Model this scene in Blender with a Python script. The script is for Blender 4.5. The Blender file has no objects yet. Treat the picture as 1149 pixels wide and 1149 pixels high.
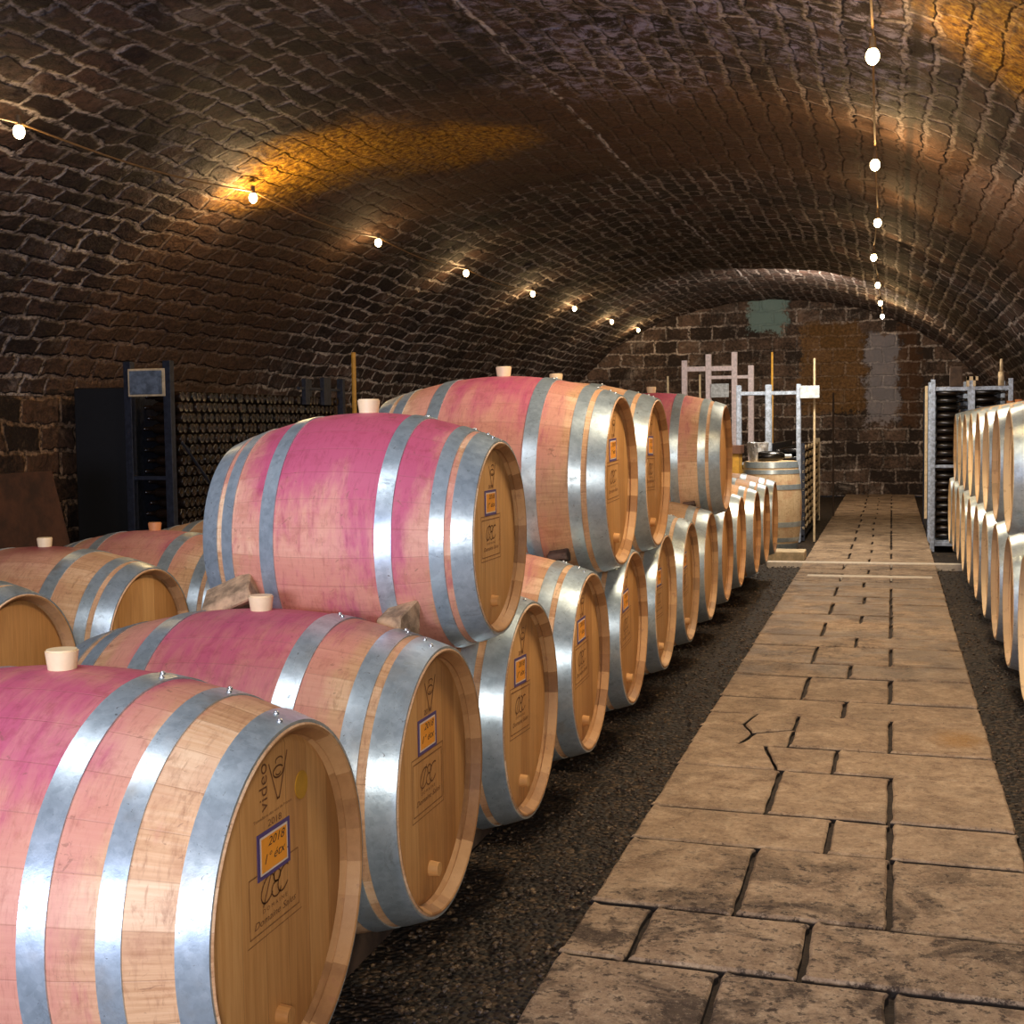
import bpy, bmesh, math, random
from mathutils import Vector, Matrix
import mathutils.noise as mn
random.seed(7)
PI = math.pi
C = bpy.context.scene.collection

# ------------------------------------------------------------------ camera
EYE = 1.34
yaw, pitch, roll = math.radians(15.759), math.radians(3.662), math.radians(-0.74)
F = Vector((-math.sin(yaw)*math.cos(pitch), math.cos(yaw)*math.cos(pitch), -math.sin(pitch)))
Rv = Vector((math.cos(yaw), math.sin(yaw), 0)); Uv = Rv.cross(F)
R2 = math.cos(roll)*Rv + math.sin(roll)*Uv; U2 = -math.sin(roll)*Rv + math.cos(roll)*Uv
cd = bpy.data.cameras.new('camera'); cam = bpy.data.objects.new('camera', cd); C.objects.link(cam)
cd.sensor_width = 36; cd.lens = 36*1512.4/1149; cd.clip_start = 0.05; cd.clip_end = 100
M = Matrix((R2, U2, -F)).transposed().to_4x4(); M.translation = (0, 0, EYE)
cam.matrix_world = M
bpy.context.scene.camera = cam

# ------------------------------------------------------------------ world, lights, exposure
sc = bpy.context.scene
sc.view_settings.view_transform = 'Standard'; sc.view_settings.look = 'None'
sc.view_settings.gamma = 1; sc.view_settings.use_curve_mapping = False
sc.view_settings.exposure = 0.0
w = bpy.data.worlds.new('world'); sc.world = w; w.use_nodes = True
w.node_tree.nodes['Background'].inputs[0].default_value = (0.05, 0.055, 0.07, 1)
w.node_tree.nodes['Background'].inputs[1].default_value = 0.2

def area(name, loc, target, sx, sy, power, col):
    l = bpy.data.lights.new(name, 'AREA'); l.shape = 'RECTANGLE'; l.size = sx; l.size_y = sy
    l.energy = power; l.color = col
    o = bpy.data.objects.new(name, l); C.objects.link(o); o.location = loc
    d = Vector(target)-Vector(loc); o.rotation_euler = d.to_track_quat('-Z', 'Y').to_euler()
    return o
# unseen key lamp behind the camera, and area fills added without fixtures
area('unseen_key_lamp', (0.9, -1.8, 1.95), (-2.0, 3.6, 0.85), 0.6, 0.5, 112, (1.0, 0.96, 0.92))
area('cool_vault_fill', (-1.6, -2.4, 1.2), (-2.6, 5.5, 4.2), 2.0, 1.0, 225, (0.66, 0.72, 1.0))  # added cool fill aimed up at the vault
area('aisle_fill', (0.0, 4.6, 2.95), (-0.25, 5.4, 0.0), 0.5, 0.5, 60, (1.0, 0.80, 0.55))  # added fills over the aisle, where only the small bulbs hang
area('aisle_fill', (-0.1, 9.2, 2.95), (-0.2, 9.4, 0.0), 0.5, 1.0, 66, (1.0, 0.82, 0.6))
area('aisle_fill', (-0.8, 13.9, 2.85), (-1.1, 14.6, 0.0), 0.4, 0.6, 95, (1.0, 0.90, 0.76))
area('aisle_fill', (-1.2, 19.5, 2.9), (-1.6, 25, 1.9), 0.5, 0.6, 70, (1.0, 0.84, 0.66))

area('barrel_top_fill', (-1.9, 1.6, 3.2), (-1.8, 3.6, 0.9), 1.4, 0.8, 30, (0.95, 0.95, 1.0))  # added soft fill from above for the left barrels

# ------------------------------------------------------------------ node helpers
class NT:
    def __init__(s, name):
        s.m = bpy.data.materials.new(name); s.m.use_nodes = True
        s.t = s.m.node_tree; s.b = s.t.nodes['Principled BSDF']; s.out = s.t.nodes['Material Output']
    def n(s, typ, **kw):
        nd = s.t.nodes.new(typ)
        for k, v in kw.items(): setattr(nd, k, v)
        return nd
    def put(s, sock, v):
        if isinstance(v, bpy.types.NodeSocket): s.t.links.new(v, sock)
        elif v is not None:
            if isinstance(v, (tuple, list)) and len(v) == 3 and sock.type == 'RGBA': v = (*v, 1)
            sock.default_value = v
    def math(s, op, a, b=None, c=None, clamp=False):
        nd = s.n('ShaderNodeMath', operation=op); nd.use_clamp = clamp
        for i, v in enumerate((a, b, c)):
            if v is not None: s.put(nd.inputs[i], v)
        return nd.outputs[0]
    def vmath(s, op, a, b=None):
        nd = s.n('ShaderNodeVectorMath', operation=op)
        s.put(nd.inputs[0], a)
        if b is not None: s.put(nd.inputs[1], b)
        return nd.outputs[0]
    def sep(s, v):
        nd = s.n('ShaderNodeSeparateXYZ'); s.put(nd.inputs[0], v); return nd.outputs
    def comb(s, x, y, z):
        nd = s.n('ShaderNodeCombineXYZ')
        for i, v in enumerate((x, y, z)): s.put(nd.inputs[i], v)
        return nd.outputs[0]
    def noise(s, vec, scale=5, detail=4, rough=.55, dist=0, col=False):
        nd = s.n('ShaderNodeTexNoise'); s.put(nd.inputs['Vector'], vec)
        nd.inputs['Scale'].default_value = scale; nd.inputs['Detail'].default_value = detail
        nd.inputs['Roughness'].default_value = rough; nd.inputs['Distortion'].default_value = dist
        return nd.outputs[1 if col else 0]
    def white(s, v, dim='3D'):
        nd = s.n('ShaderNodeTexWhiteNoise', noise_dimensions=dim)
        s.put(nd.inputs['W' if dim == '1D' else 'Vector'], v); return nd.outputs[0]
    def ramp(s, fac, stops, interp='LINEAR'):
        nd = s.n('ShaderNodeValToRGB'); s.put(nd.inputs[0], fac); r = nd.color_ramp; r.interpolation = interp
        while len(r.elements) < len(stops): r.elements.new(.5)
        for e, (p, c) in zip(r.elements, stops):
            e.position = p; e.color = (*c, 1) if len(c) == 3 else c
        return nd.outputs[0]
    def mix(s, fac, a, b, mode='MIX'):
        nd = s.n('ShaderNodeMix', data_type='RGBA', blend_type=mode); nd.clamp_factor = True
        s.put(nd.inputs[0], fac); s.put(nd.inputs[6], a); s.put(nd.inputs[7], b); return nd.outputs[2]
    def sm(s, v, lo, hi):
        nd = s.n('ShaderNodeMapRange', interpolation_type='SMOOTHSTEP')
        s.put(nd.inputs[0], v); nd.inputs[1].default_value = lo; nd.inputs[2].default_value = hi; return nd.outputs[0]
    def obj(s): return s.n('ShaderNodeTexCoord').outputs['Object']
    def uv(s): return s.n('ShaderNodeTexCoord').outputs['UV']
    def rnd(s): return s.n('ShaderNodeObjectInfo').outputs['Random']
    def attr(s, name): return s.n('ShaderNodeAttribute', attribute_type='OBJECT', attribute_name=name).outputs['Fac']
    def bump(s, h, strength=.5, dist=.01, prev=None):
        nd = s.n('ShaderNodeBump'); nd.inputs['Strength'].default_value = strength; nd.inputs['Distance'].default_value = dist
        s.put(nd.inputs['Height'], h)
        if prev is not None: s.put(nd.inputs['Normal'], prev)
        return nd.outputs[0]
    def fin(s, col=None, rough=.6, metal=0, normal=None, spec=None):
        s.put(s.b.inputs['Base Color'], col); s.put(s.b.inputs['Roughness'], rough); s.put(s.b.inputs['Metallic'], metal)
        if normal is not None: s.put(s.b.inputs['Normal'], normal)
        if spec is not None: s.put(s.b.inputs['Specular IOR Level'], spec)
        return s.m

def simple(name, col, rough=.6, metal=0, noise=0.15, scale=20, bump=0):
    t = NT(name); n = t.sm(t.noise(t.obj(), scale, 5, .65), .32, .68)
    c1 = tuple(x*(1-noise) for x in col); c2 = tuple(min(1, x*(1+noise)) for x in col)
    return t.fin(t.mix(n, c1, c2), rough, metal, t.bump(n, .4, bump) if bump else None)

def mat_staves():
    t = NT('oak_staves'); o = t.obj(); x, y, z = t.sep(o); r = t.rnd()
    ang = t.math('ARCTAN2', y, z)
    a2 = t.math('ADD', ang, t.math('MULTIPLY', r, 5.0))
    k = t.math('MULTIPLY', a2, 28/(2*PI))
    idx = t.math('FLOOR', k); fr = t.math('FRACT', t.math('ADD', k, 40.0))
    pr = t.white(t.comb(idx, t.math('MULTIPLY', r, 17.0), 0.0))
    grain = t.noise(t.comb(t.math('MULTIPLY', x, 5.0), t.math('MULTIPLY', ang, 26.0), t.math('MULTIPLY', r, 30.0)), 1.6, 5, .6, .4)
    fleck = t.noise(t.comb(t.math('MULTIPLY', x, 55.0), t.math('MULTIPLY', ang, 5.0), t.math('MULTIPLY', r, 30.0)), 1.0, 4, .7, .6)
    base = t.ramp(t.math('ADD', t.math('MULTIPLY', grain, .6), t.math('MULTIPLY', pr, .4)),
                  [(.25, (.46, .235, .105)), (.5, (.69, .41, .22)), (.75, (.84, .58, .36))])
    base = t.mix(t.attr('pale'), base, t.ramp(grain, [(.2, (.62, .45, .24)), (.8, (.86, .70, .45))]))
    base = t.mix(t.math('MULTIPLY', t.sm(fleck, .56, .70), .55), base, (.36, .17, .08))
    blot = t.noise(t.vmath('ADD', o, t.comb(r, r, r)), 6, 4, .6)
    base = t.mix(t.math('MULTIPLY', t.sm(blot, .48, .68), .5), base, (.58, .30, .17))
    # wine stain spreading from the bung and down the belly
    st = t.attr('stain')
    streak = t.noise(t.comb(t.math('MULTIPLY', x, 22.0), t.math('MULTIPLY', ang, 1.6), t.math('MULTIPLY', r, 50.0)), 1.0, 5, .65, .3)
    ax = t.math('ABSOLUTE', x)
    mid = t.math('SUBTRACT', 1.0, t.sm(ax, .14, .40))
    top = t.sm(t.math('MULTIPLY', z, 2.8), -.1, 1.05)
    w_ = t.noise(t.vmath('ADD', o, t.comb(0.0, r, t.math('MULTIPLY', r, 9.0))), 3.5, 5, .6, .5)
    v = t.math('ADD', t.math('MULTIPLY', mid, .50), t.math('MULTIPLY', t.math('MULTIPLY', top, t.math('ADD', .25, t.math('MULTIPLY', mid, .75))), .55))
    v = t.math('ADD', v, t.math('MULTIPLY', t.math('SUBTRACT', streak, .5), .75))
    v = t.math('ADD', v, t.math('MULTIPLY', t.math('SUBTRACT', w_, .5), .8))
    v = t.math('MULTIPLY', v, st)
    base = t.mix(t.math('MULTIPLY', t.sm(v, .18, .60), .70), base, (.62, .235, .19))
    base = t.mix(t.math('MULTIPLY', t.sm(v, .66, 1.22), .92), base, (.50, .075, .165))
    base = t.mix(t.math('MULTIPLY', t.math('MULTIPLY', t.sm(streak, .58, .70), t.sm(v, .35, .6)), .45), base, (.40, .07, .12))
    fine = t.noise(t.comb(t.math('MULTIPLY', x, 130.0), t.math('MULTIPLY', ang, 7.0), t.math('MULTIPLY', r, 9.0)), 1.0, 3, .7, .3)
    base = t.mix(t.math('MULTIPLY', t.sm(fine, .50, .72), .32), base, t.mix(1.0, base, (.50, .36, .33), 'MULTIPLY'))
    mott = t.noise(t.vmath('ADD', o, t.comb(r, 0.0, r)), 17, 6, .75, .4)
    base = t.mix(t.math('MULTIPLY', t.sm(mott, .50, .66), .38), base, t.mix(1.0, base, (.62, .46, .40), 'MULTIPLY'))
    # dark red spill right round the bung
    d2 = t.math('SQRT', t.math('ADD', t.math('MULTIPLY', x, x), t.math('MULTIPLY', t.math('MULTIPLY', ang, .34), t.math('MULTIPLY', ang, .34))))
    sp = t.math('MULTIPLY', t.math('SUBTRACT', 1.0, t.sm(t.math('ADD', d2, t.math('MULTIPLY', t.math('SUBTRACT', w_, .5), .25)), .03, .22)), t.attr('spill'))
    base = t.mix(t.math('MULTIPLY', sp, .9), base, (.22, .012, .03))
    e = t.math('MINIMUM', fr, t.math('SUBTRACT', 1.0, fr))
    seam = t.math('SUBTRACT', 1.0, t.sm(e, .0, .022))
    base = t.mix(t.math('MULTIPLY', seam, .28), base, (.20, .09, .05))
    sc_ = t.sm(t.noise(t.vmath('ADD', o, t.comb(r, 0.0, r)), 34, 4, .6, 1.5), .64, .70)
    base = t.mix(t.math('MULTIPLY', sc_, .45), base, (.18, .08, .045))
    h = t.math('SUBTRACT', t.math('MULTIPLY', grain, .4), t.math('MULTIPLY', seam, .4))
    return t.fin(base, t.math('ADD', .42, t.math('MULTIPLY', grain, .25)), 0, t.bump(h, .5, .002), .4)

def mat_head():
    t = NT('oak_head'); o = t.obj(); x, y, z = t.sep(o); r = t.rnd()
    k = t.math('MULTIPLY', t.math('ADD', y, t.math('MULTIPLY', r, .3)), 11.5)
    idx = t.math('FLOOR', k); fr = t.math('FRACT', t.math('ADD', k, 50.0))
    pr = t.white(t.comb(idx, t.math('MULTIPLY', r, 11.0), 0.0))
    grain = t.noise(t.comb(t.math('MULTIPLY', r, 20.0), t.math('MULTIPLY', y, 95.0), t.math('MULTIPLY', z, 5.0)), 1, 5, .62, .5)
    base = t.ramp(t.math('ADD', t.math('MULTIPLY', grain, .65), t.math('MULTIPLY', pr, .35)),
                  [(.2, (.40, .175, .050)), (.5, (.58, .285, .092)), (.8, (.74, .41, .155))])
    base = t.mix(t.attr('pale'), base, t.ramp(grain, [(.2, (.62, .43, .20)), (.8, (.86, .67, .38))]))
    stain = t.math('MULTIPLY', t.sm(t.noise(t.comb(r, t.math('MULTIPLY', y, 14.0), t.math('MULTIPLY', z, 3.0)), 1, 4), .58, .72), .3)
    base = t.mix(stain, base, (.30, .13, .06))
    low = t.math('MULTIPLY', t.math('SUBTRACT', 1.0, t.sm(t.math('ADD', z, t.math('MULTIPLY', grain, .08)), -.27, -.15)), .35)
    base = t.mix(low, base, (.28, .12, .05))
    e = t.math('MINIMUM', fr, t.math('SUBTRACT', 1.0, fr)); seam = t.math('SUBTRACT', 1.0, t.sm(e, 0, .02))
    base = t.mix(t.math('MULTIPLY', seam, .4), base, (.2, .09, .03))
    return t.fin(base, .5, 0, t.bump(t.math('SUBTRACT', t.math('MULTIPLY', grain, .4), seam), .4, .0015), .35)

def mat_chime():
    t = NT('oak_chime'); o = t.obj(); x, y, z = t.sep(o); r = t.rnd()
    ang = t.math('ARCTAN2', y, z); k = t.math('MULTIPLY', t.math('ADD', ang, r), 28/(2*PI)); idx = t.math('FLOOR', k)
    pr = t.white(t.comb(idx, t.math('MULTIPLY', r, 13.0), 0.0)); g = t.noise(t.vmath('ADD', o, t.comb(r, r, r)), 22, 5, .7)
    c = t.ramp(t.math('ADD', t.math('MULTIPLY', pr, .5), t.math('MULTIPLY', g, .5)), [(.25, (.26, .12, .045)), (.5, (.44, .22, .085)), (.8, (.60, .34, .15))])
    c = t.mix(t.attr('pale'), c, (.80, .60, .34))
    c = t.mix(t.math('MULTIPLY', t.sm(g, .55, .68), .45), c, (.24, .09, .05))
    return t.fin(c, .55, 0, t.bump(g, .4, .002), .35)

def mat_galv():
    t = NT('galvanised_steel'); o = t.obj(); r = t.rnd(); x, y, z = t.sep(o)
    v = t.vmath('ADD', o, t.comb(r, r, r))
    n1 = t.noise(v, 26, 6, .7); n2 = t.noise(v, 5, 4, .6)
    vo = t.n('ShaderNodeTexVoronoi'); t.put(vo.inputs['Vector'], v); vo.inputs['Scale'].default_value = 90
    sp = t.math('MULTIPLY', t.sep(vo.outputs['Color'])[0], .10)
    f = t.math('ADD', t.math('ADD', t.math('MULTIPLY', n1, .45), t.math('MULTIPLY', n2, .4)), sp)
    c = t.ramp(f, [(.22, (.27, .34, .385)), (.45, (.46, .55, .60)), (.7, (.66, .75, .80))])
    scr = t.sm(t.noise(v, 60, 3, .6, 2), .66, .72)
    c = t.mix(t.math('MULTIPLY', scr, .7), c, (.10, .09, .08))
    grime = t.sm(t.noise(v, 14, 7, .8, .8), .54, .68)
    c = t.mix(t.math('MULTIPLY', grime, .45), c, (.17, .19, .20))
    c = t.mix(t.math('MULTIPLY', t.sm(n2, .58, .75), t.attr('rust')), c, (.30, .24, .15))
    return t.fin(c, t.math('ADD', t.math('ADD', .24, t.math('MULTIPLY', n1, .18)), t.math('MULTIPLY', grime, .15)), .62, t.bump(n1, .25, .002))

MAT = {}
MAT['staves'] = mat_staves(); MAT['head'] = mat_head(); MAT['chime'] = mat_chime(); MAT['galv'] = mat_galv()
MAT['silicone'] = simple('cream_bung', (.86, .66, .40), .45, 0, .06)
MAT['silicone_brown'] = simple('orange_bung', (.62, .25, .09), .45, 0, .1)
MAT['orange'] = simple('orange_paper', (.95, .36, .03), .5, 0, .05)
MAT['purple'] = simple('purple_paper', (.085, .055, .20), .5, 0, .08)
MAT['white'] = simple('white_paper', (.80, .66, .55), .5, 0, .05)
MAT['burn'] = simple('burned_brand', (.17, .065, .02), .7, 0, .3, 60)
MAT['burn_faint'] = simple('faint_brand', (.27, .115, .035), .7, 0, .3, 60)
MAT['ink'] = simple('black_ink', (.05, .02, .02), .6)
MAT['gold'] = simple('gold_dot', (.52, .26, .02), .45, 0, .1)
MAT['rivet'] = simple('rivet_steel', (.7, .72, .74), .3, .9)
MAT['wedge'] = simple('raw_wedge_wood', (.36, .23, .13), .8, 0, .45, 25, .004)
MAT['wedge_dark'] = simple('dark_wedge_wood', (.10, .06, .045), .8, 0, .4, 25, .004)
MAT['timber'] = simple('dark_runner_wood', (.06, .035, .022), .85, 0, .4, 14, .004)
MAT['rack'] = simple('rack_steel', (.40, .46, .56), .45, .2, .35, 30, .001)
MAT['rack_dark'] = simple('dark_rack_steel', (.030, .034, .05), .5, .4, .3, 30, .001)
MAT['rack_pink'] = simple('pale_rack_frame', (.80, .66, .66), .5, .1, .15, 30)
MAT['batten'] = simple('pale_batten', (.66, .50, .30), .6, 0, .2)
MAT['bulb_cap'] = simple('lamp_socket', (.12, .07, .03), .5)
MAT['cable'] = simple('brown_cable', (.30, .17, .07), .55)
MAT['rustboard'] = simple('rusty_board', (.065, .022, .009), .75, 0, .5, 5, .003)
MAT['card'] = simple('pale_card', (.55, .58, .60), .6, 0, .25, 30)
MAT['slate'] = simple('blue_grey_board', (.13, .16, .20), .6, 0, .4, 20)
MAT['foil'] = simple('crinkled_silver_foil', (.85, .86, .88), .25, .6, .2, 30, .02)
MAT['crate'] = simple('ochre_crate', (.62, .32, .04), .6, 0, .15)
MAT['crate_top'] = simple('brown_crate_lid', (.16, .07, .04), .6)
MAT['floorboard'] = simple('pale_plank', (.60, .46, .28), .7, 0, .25, 12, .002)
MAT['whitestrip'] = simple('white_strip', (.72, .62, .50), .5, 0, .12, 30)
def glass_mat():
    t = NT('dark_bottle_glass'); r = t.rnd()
    return t.fin(t.mix(r, (.005, .004, .003), (.018, .009, .005)), .20, 0, None, .7)
MAT['bottle'] = glass_mat()
MAT['bottle_blue'] = simple('bluish_bottle', (.10, .12, .15), .35, 0, .3)  # bluish grey, lighter than the other bottles
def emis(name, col, st):
    t = NT(name); t.put(t.b.inputs['Base Color'], col); t.put(t.b.inputs['Emission Color'], col)
    t.b.inputs['Emission Strength'].default_value = st; return t.m
MAT['glow'] = emis('lit_bulb', (1.0, .72, .34), 28)

# ------------------------------------------------------------------ mesh helpers
def link(name, bm, mat, parent=None, smooth=False, loc=None):
    me = bpy.data.meshes.new(name); bmesh.ops.recalc_face_normals(bm, faces=bm.faces) if False else None
    bm.to_mesh(me); bm.free(); me.materials.append(MAT[mat] if isinstance(mat, str) else mat)
    if smooth: me.polygons.foreach_set('use_smooth', [True]*len(me.polygons))
    o = bpy.data.objects.new(name, me); C.objects.link(o)
    if loc: o.location = loc
    if parent: o.parent = parent
    return o
def box(bm, x0, x1, y0, y1, z0, z1, mat=None, bevel=0):
    r = bmesh.ops.create_cube(bm, size=1)
    bmesh.ops.scale(bm, vec=(x1-x0, y1-y0, z1-z0), verts=r['verts'])
    bmesh.ops.translate(bm, vec=((x0+x1)/2, (y0+y1)/2, (z0+z1)/2), verts=r['verts'])
    if mat: bmesh.ops.transform(bm, matrix=mat, verts=r['verts'])
    if bevel:
        es = list({e for v in r['verts'] for e in v.link_edges})
        bmesh.ops.bevel(bm, geom=es, offset=bevel, segments=1, affect='EDGES')
def tube(bm, p0, p1, r0, r1=None, seg=10, cap=True):
    p0, p1 = Vector(p0), Vector(p1); r1 = r0 if r1 is None else r1
    d = p1-p0; q = d.to_track_quat('Z', 'Y').to_matrix().to_4x4(); q.translation = (p0+p1)/2
    bmesh.ops.create_cone(bm, cap_ends=cap, segments=seg, radius1=r0, radius2=r1, depth=d.length, matrix=q)
def lathe_x(bm, prof, seg=64, closed=False):
    """prof: list of (x, r); spun about the X axis"""
    rings = []
    for x, r in prof:
        if r < 1e-6: rings.append([bm.verts.new((x, 0, 0))])
        else: rings.append([bm.verts.new((x, r*math.sin(2*PI*i/seg), r*math.cos(2*PI*i/seg))) for i in range(seg)])
    n = len(rings)
    for j in range(n if closed else n-1):
        a, b = rings[j], rings[(j+1) % n]
        for i in range(seg):
            i2 = (i+1) % seg
            if len(a) == 1 and len(b) == 1: continue
            if len(a) == 1: bm.faces.new((a[0], b[i2], b[i]))
            elif len(b) == 1: bm.faces.new((a[i], a[i2], b[0]))
            else: bm.faces.new((a[i], a[i2], b[i2], b[i]))
def auto_smooth(o, ang=35):
    me = o.data
    me.polygons.foreach_set('use_smooth', [True]*len(me.polygons))
    bm = bmesh.new(); bm.from_mesh(me)
    for e in bm.edges:
        if len(e.link_faces) == 2 and e.calc_face_angle(0) > math.radians(ang): e.smooth = False
    bm.to_mesh(me); bm.free()
def tag(o, label=None, cat=None, group=None, kind=None):
    if label: o['label'] = label
    if cat: o['category'] = cat
    if group: o['group'] = group
    if kind: o['kind'] = kind
    return o
def empty(name, loc=(0, 0, 0), rz=0):
    o = bpy.data.objects.new(name, None); C.objects.link(o); o.location = loc; o.rotation_euler = (0, 0, rz)
    o.empty_display_size = .1; return o
def copy_tree(o, parent=None, kids=None):
    c = o.copy(); C.objects.link(c)
    if parent: c.parent = parent
    for ch in list(o.children): copy_tree(ch, c)
    return c
def text_mesh(lines, wide=1.0):
    """lines: (string, size, y, z, shear, rot) lettering on a plane; returns bmesh facing +X (text right = +Y)"""
    bm = bmesh.new()
    for s, size, y, z, shear, rot in lines:
        cu = bpy.data.curves.new('t', 'FONT'); cu.body = s; cu.size = size; cu.align_x = 'CENTER'; cu.align_y = 'CENTER'
        cu.shear = shear; cu.extrude = 0.0; cu.resolution_u = 3
        to = bpy.data.objects.new('t', cu); C.objects.link(to)
        dg = bpy.context.evaluated_depsgraph_get(); me = bpy.data.meshes.new_from_object(to.evaluated_get(dg))
        Mx = Matrix.Translation((0, y, z)) @ Matrix.Diagonal((1, wide, 1, 1)) @ Matrix(((0, 0, 1, 0), (1, 0, 0, 0), (0, 1, 0, 0), (0, 0, 0, 1))) @ Matrix.Rotation(rot, 4, 'Z')
        me.transform(Mx); bm.from_mesh(me)
        bpy.data.objects.remove(to); bpy.data.curves.remove(cu); bpy.data.meshes.remove(me)
    return bm

# ------------------------------------------------------------------ the room
XC, HW = -2.15, 3.85
def vault_z(x):
    d = min(1.0, abs((x-XC)/HW)); return 1.64 + 1.9*(1-d**2.3)**.78
Y0, Y1 = -3.5, 25.0

def masonry(name, sx, sy, dark, mid, mortar, coord='UV', vault=False, back=False):
    t = NT(name)
    uv = t.uv(); ob = t.obj()
    u, v, _ = t.sep(uv)
    wn = t.noise(uv, 1.3, 4, .6, col=True)
    w2 = t.noise(uv, 7, 3, .6, col=True)
    duv = t.vmath('ADD', uv, t.vmath('MULTIPLY', t.vmath('SUBTRACT', wn, (.5, .5, .5)), (.16, .14, 0)))
    duv = t.vmath('ADD', duv, t.vmath('MULTIPLY', t.vmath('SUBTRACT', w2, (.5, .5, .5)), (.09, .08, 0)))
    br = t.n('ShaderNodeTexBrick'); t.put(br.inputs['Vector'], duv)
    br.inputs['Scale'].default_value = 1; br.inputs['Brick Width'].default_value = sx; br.inputs['Row Height'].default_value = sy
    br.inputs['Mortar Size'].default_value = .026 if vault else .026; br.inputs['Mortar Smooth'].default_value = .6; br.inputs['Bias'].default_value = 0
    br.inputs['Color1'].default_value = (0, 0, 0, 1); br.inputs['Color2'].default_value = (1, 1, 1, 1); br.inputs['Mortar'].default_value = (.5, .5, .5, 1)
    br.offset = .5
    tone = t.sep(br.outputs['Color'])[0]; mo = br.outputs['Fac']
    n1 = t.noise(uv, 3.2, 6, .65); n2 = t.noise(uv, 22, 5, .7); n3 = t.noise(uv, .55, 4, .6)
    f = t.math('ADD', t.math('MULTIPLY', tone, .16), t.math('ADD', t.math('MULTIPLY', n1, .42), t.math('MULTIPLY', n2, .46)))
    c = t.ramp(f, [(.30, tuple(q*.5 for q in dark)), (.48, dark), (.72, mid)])
    # whitish lime on the joints, patchy
    patch = t.sm(t.math('ADD', t.math('MULTIPLY', n1, .5), t.math('MULTIPLY', n3, .6)), .46, .68)
    mm = t.math('MULTIPLY', mo, t.math('ADD', .18, t.math('MULTIPLY', patch, .82)))
    mm = t.math('MULTIPLY', mm, t.sm(n2, .36, .60))
    c = t.mix(mm, c, mortar)
    bloom = t.math('MULTIPLY', t.sm(t.noise(uv, 1.9, 9, .82, .6), .52, .68), .42)
    c = t.mix(bloom, c, tuple(x*.8 for x in mortar))
    soot = t.math('MULTIPLY', t.sm(t.noise(t.vmath('MULTIPLY', uv, (1.0, .35, 1.0)), 1.1, 5, .6), .50, .68), .75)
    c = t.mix(soot, c, tuple(x*.7 for x in dark))
    X, Y, Z = t.sep(ob)
    if vault:
        # smooth brown stretch; yellowish growth with the bulbs' warm glow painted into the colour
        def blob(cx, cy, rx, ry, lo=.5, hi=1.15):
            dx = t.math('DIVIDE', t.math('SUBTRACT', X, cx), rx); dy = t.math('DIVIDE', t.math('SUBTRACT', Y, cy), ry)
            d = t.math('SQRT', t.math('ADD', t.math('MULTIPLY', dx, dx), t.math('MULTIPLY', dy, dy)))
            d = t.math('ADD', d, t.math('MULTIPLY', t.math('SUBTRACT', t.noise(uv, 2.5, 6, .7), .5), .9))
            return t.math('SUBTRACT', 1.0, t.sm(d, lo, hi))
        left = t.math('SUBTRACT', 1.0, t.sm(X, -4.6, -3.4)); farm = t.sm(Y, 11.5, 13.5)
        lime = t.math('MULTIPLY', t.math('MULTIPLY', t.math('MULTIPLY', mo, t.sm(t.noise(uv, 2.2, 5, .7), .40, .56)), t.math('ADD', left, t.math('MULTIPLY', farm, .7))), t.math('MULTIPLY', t.sm(n2, .38, .58), t.sm(n1, .36, .56)))
        c = t.mix(t.math('MULTIPLY', lime, .75), c, (.62, .54, .50))
        brown_band = t.math('MULTIPLY', t.math('MULTIPLY', t.sm(Y, 8.2, 9.0), t.math('SUBTRACT', 1.0, t.sm(Y, 11.2, 12.5))), .8)
        c = t.mix(brown_band, c, t.ramp(n2, [(.3, (.055, .028, .018)), (.7, (.17, .09, .05))]))
        for (cx, cy, rx, ry) in ((-1.3, 6.9, 1.2, 1.3), (-1.7, 8.4, .8, .9), (-.2, 7.2, .5, 1.2)):  # pale lime patches, the crown's cool bluish light painted into them
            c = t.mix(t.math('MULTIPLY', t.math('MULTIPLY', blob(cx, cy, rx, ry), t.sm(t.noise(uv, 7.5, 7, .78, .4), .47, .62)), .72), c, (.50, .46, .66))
        sx2 = t.math('ABSOLUTE', t.math('SUBTRACT', t.math('ADD', X, t.math('MULTIPLY', t.math('SUBTRACT', n1, .5), .07)), .10))
        c = t.mix(t.math('MULTIPLY', t.math('SUBTRACT', 1.0, t.sm(sx2, .008, .03)), .75), c, (.02, .012, .01))
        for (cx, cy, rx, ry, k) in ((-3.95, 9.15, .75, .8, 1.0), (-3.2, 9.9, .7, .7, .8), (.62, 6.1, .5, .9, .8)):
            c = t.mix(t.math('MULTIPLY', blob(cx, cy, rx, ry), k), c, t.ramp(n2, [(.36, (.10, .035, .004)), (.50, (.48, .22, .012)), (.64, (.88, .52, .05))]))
        seamx = t.math('ABSOLUTE', t.math('SUBTRACT', t.math('ADD', X, t.math('MULTIPLY', t.math('SUBTRACT', n1, .5), .08)), XC-.03))
        seam = t.math('MULTIPLY', t.math('SUBTRACT', 1.0, t.sm(seamx, .006, .022)), t.sm(t.noise(uv, 6, 3), .42, .55))
        c = t.mix(t.math('MULTIPLY', seam, .85), c, (.75, .68, .70))
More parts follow.
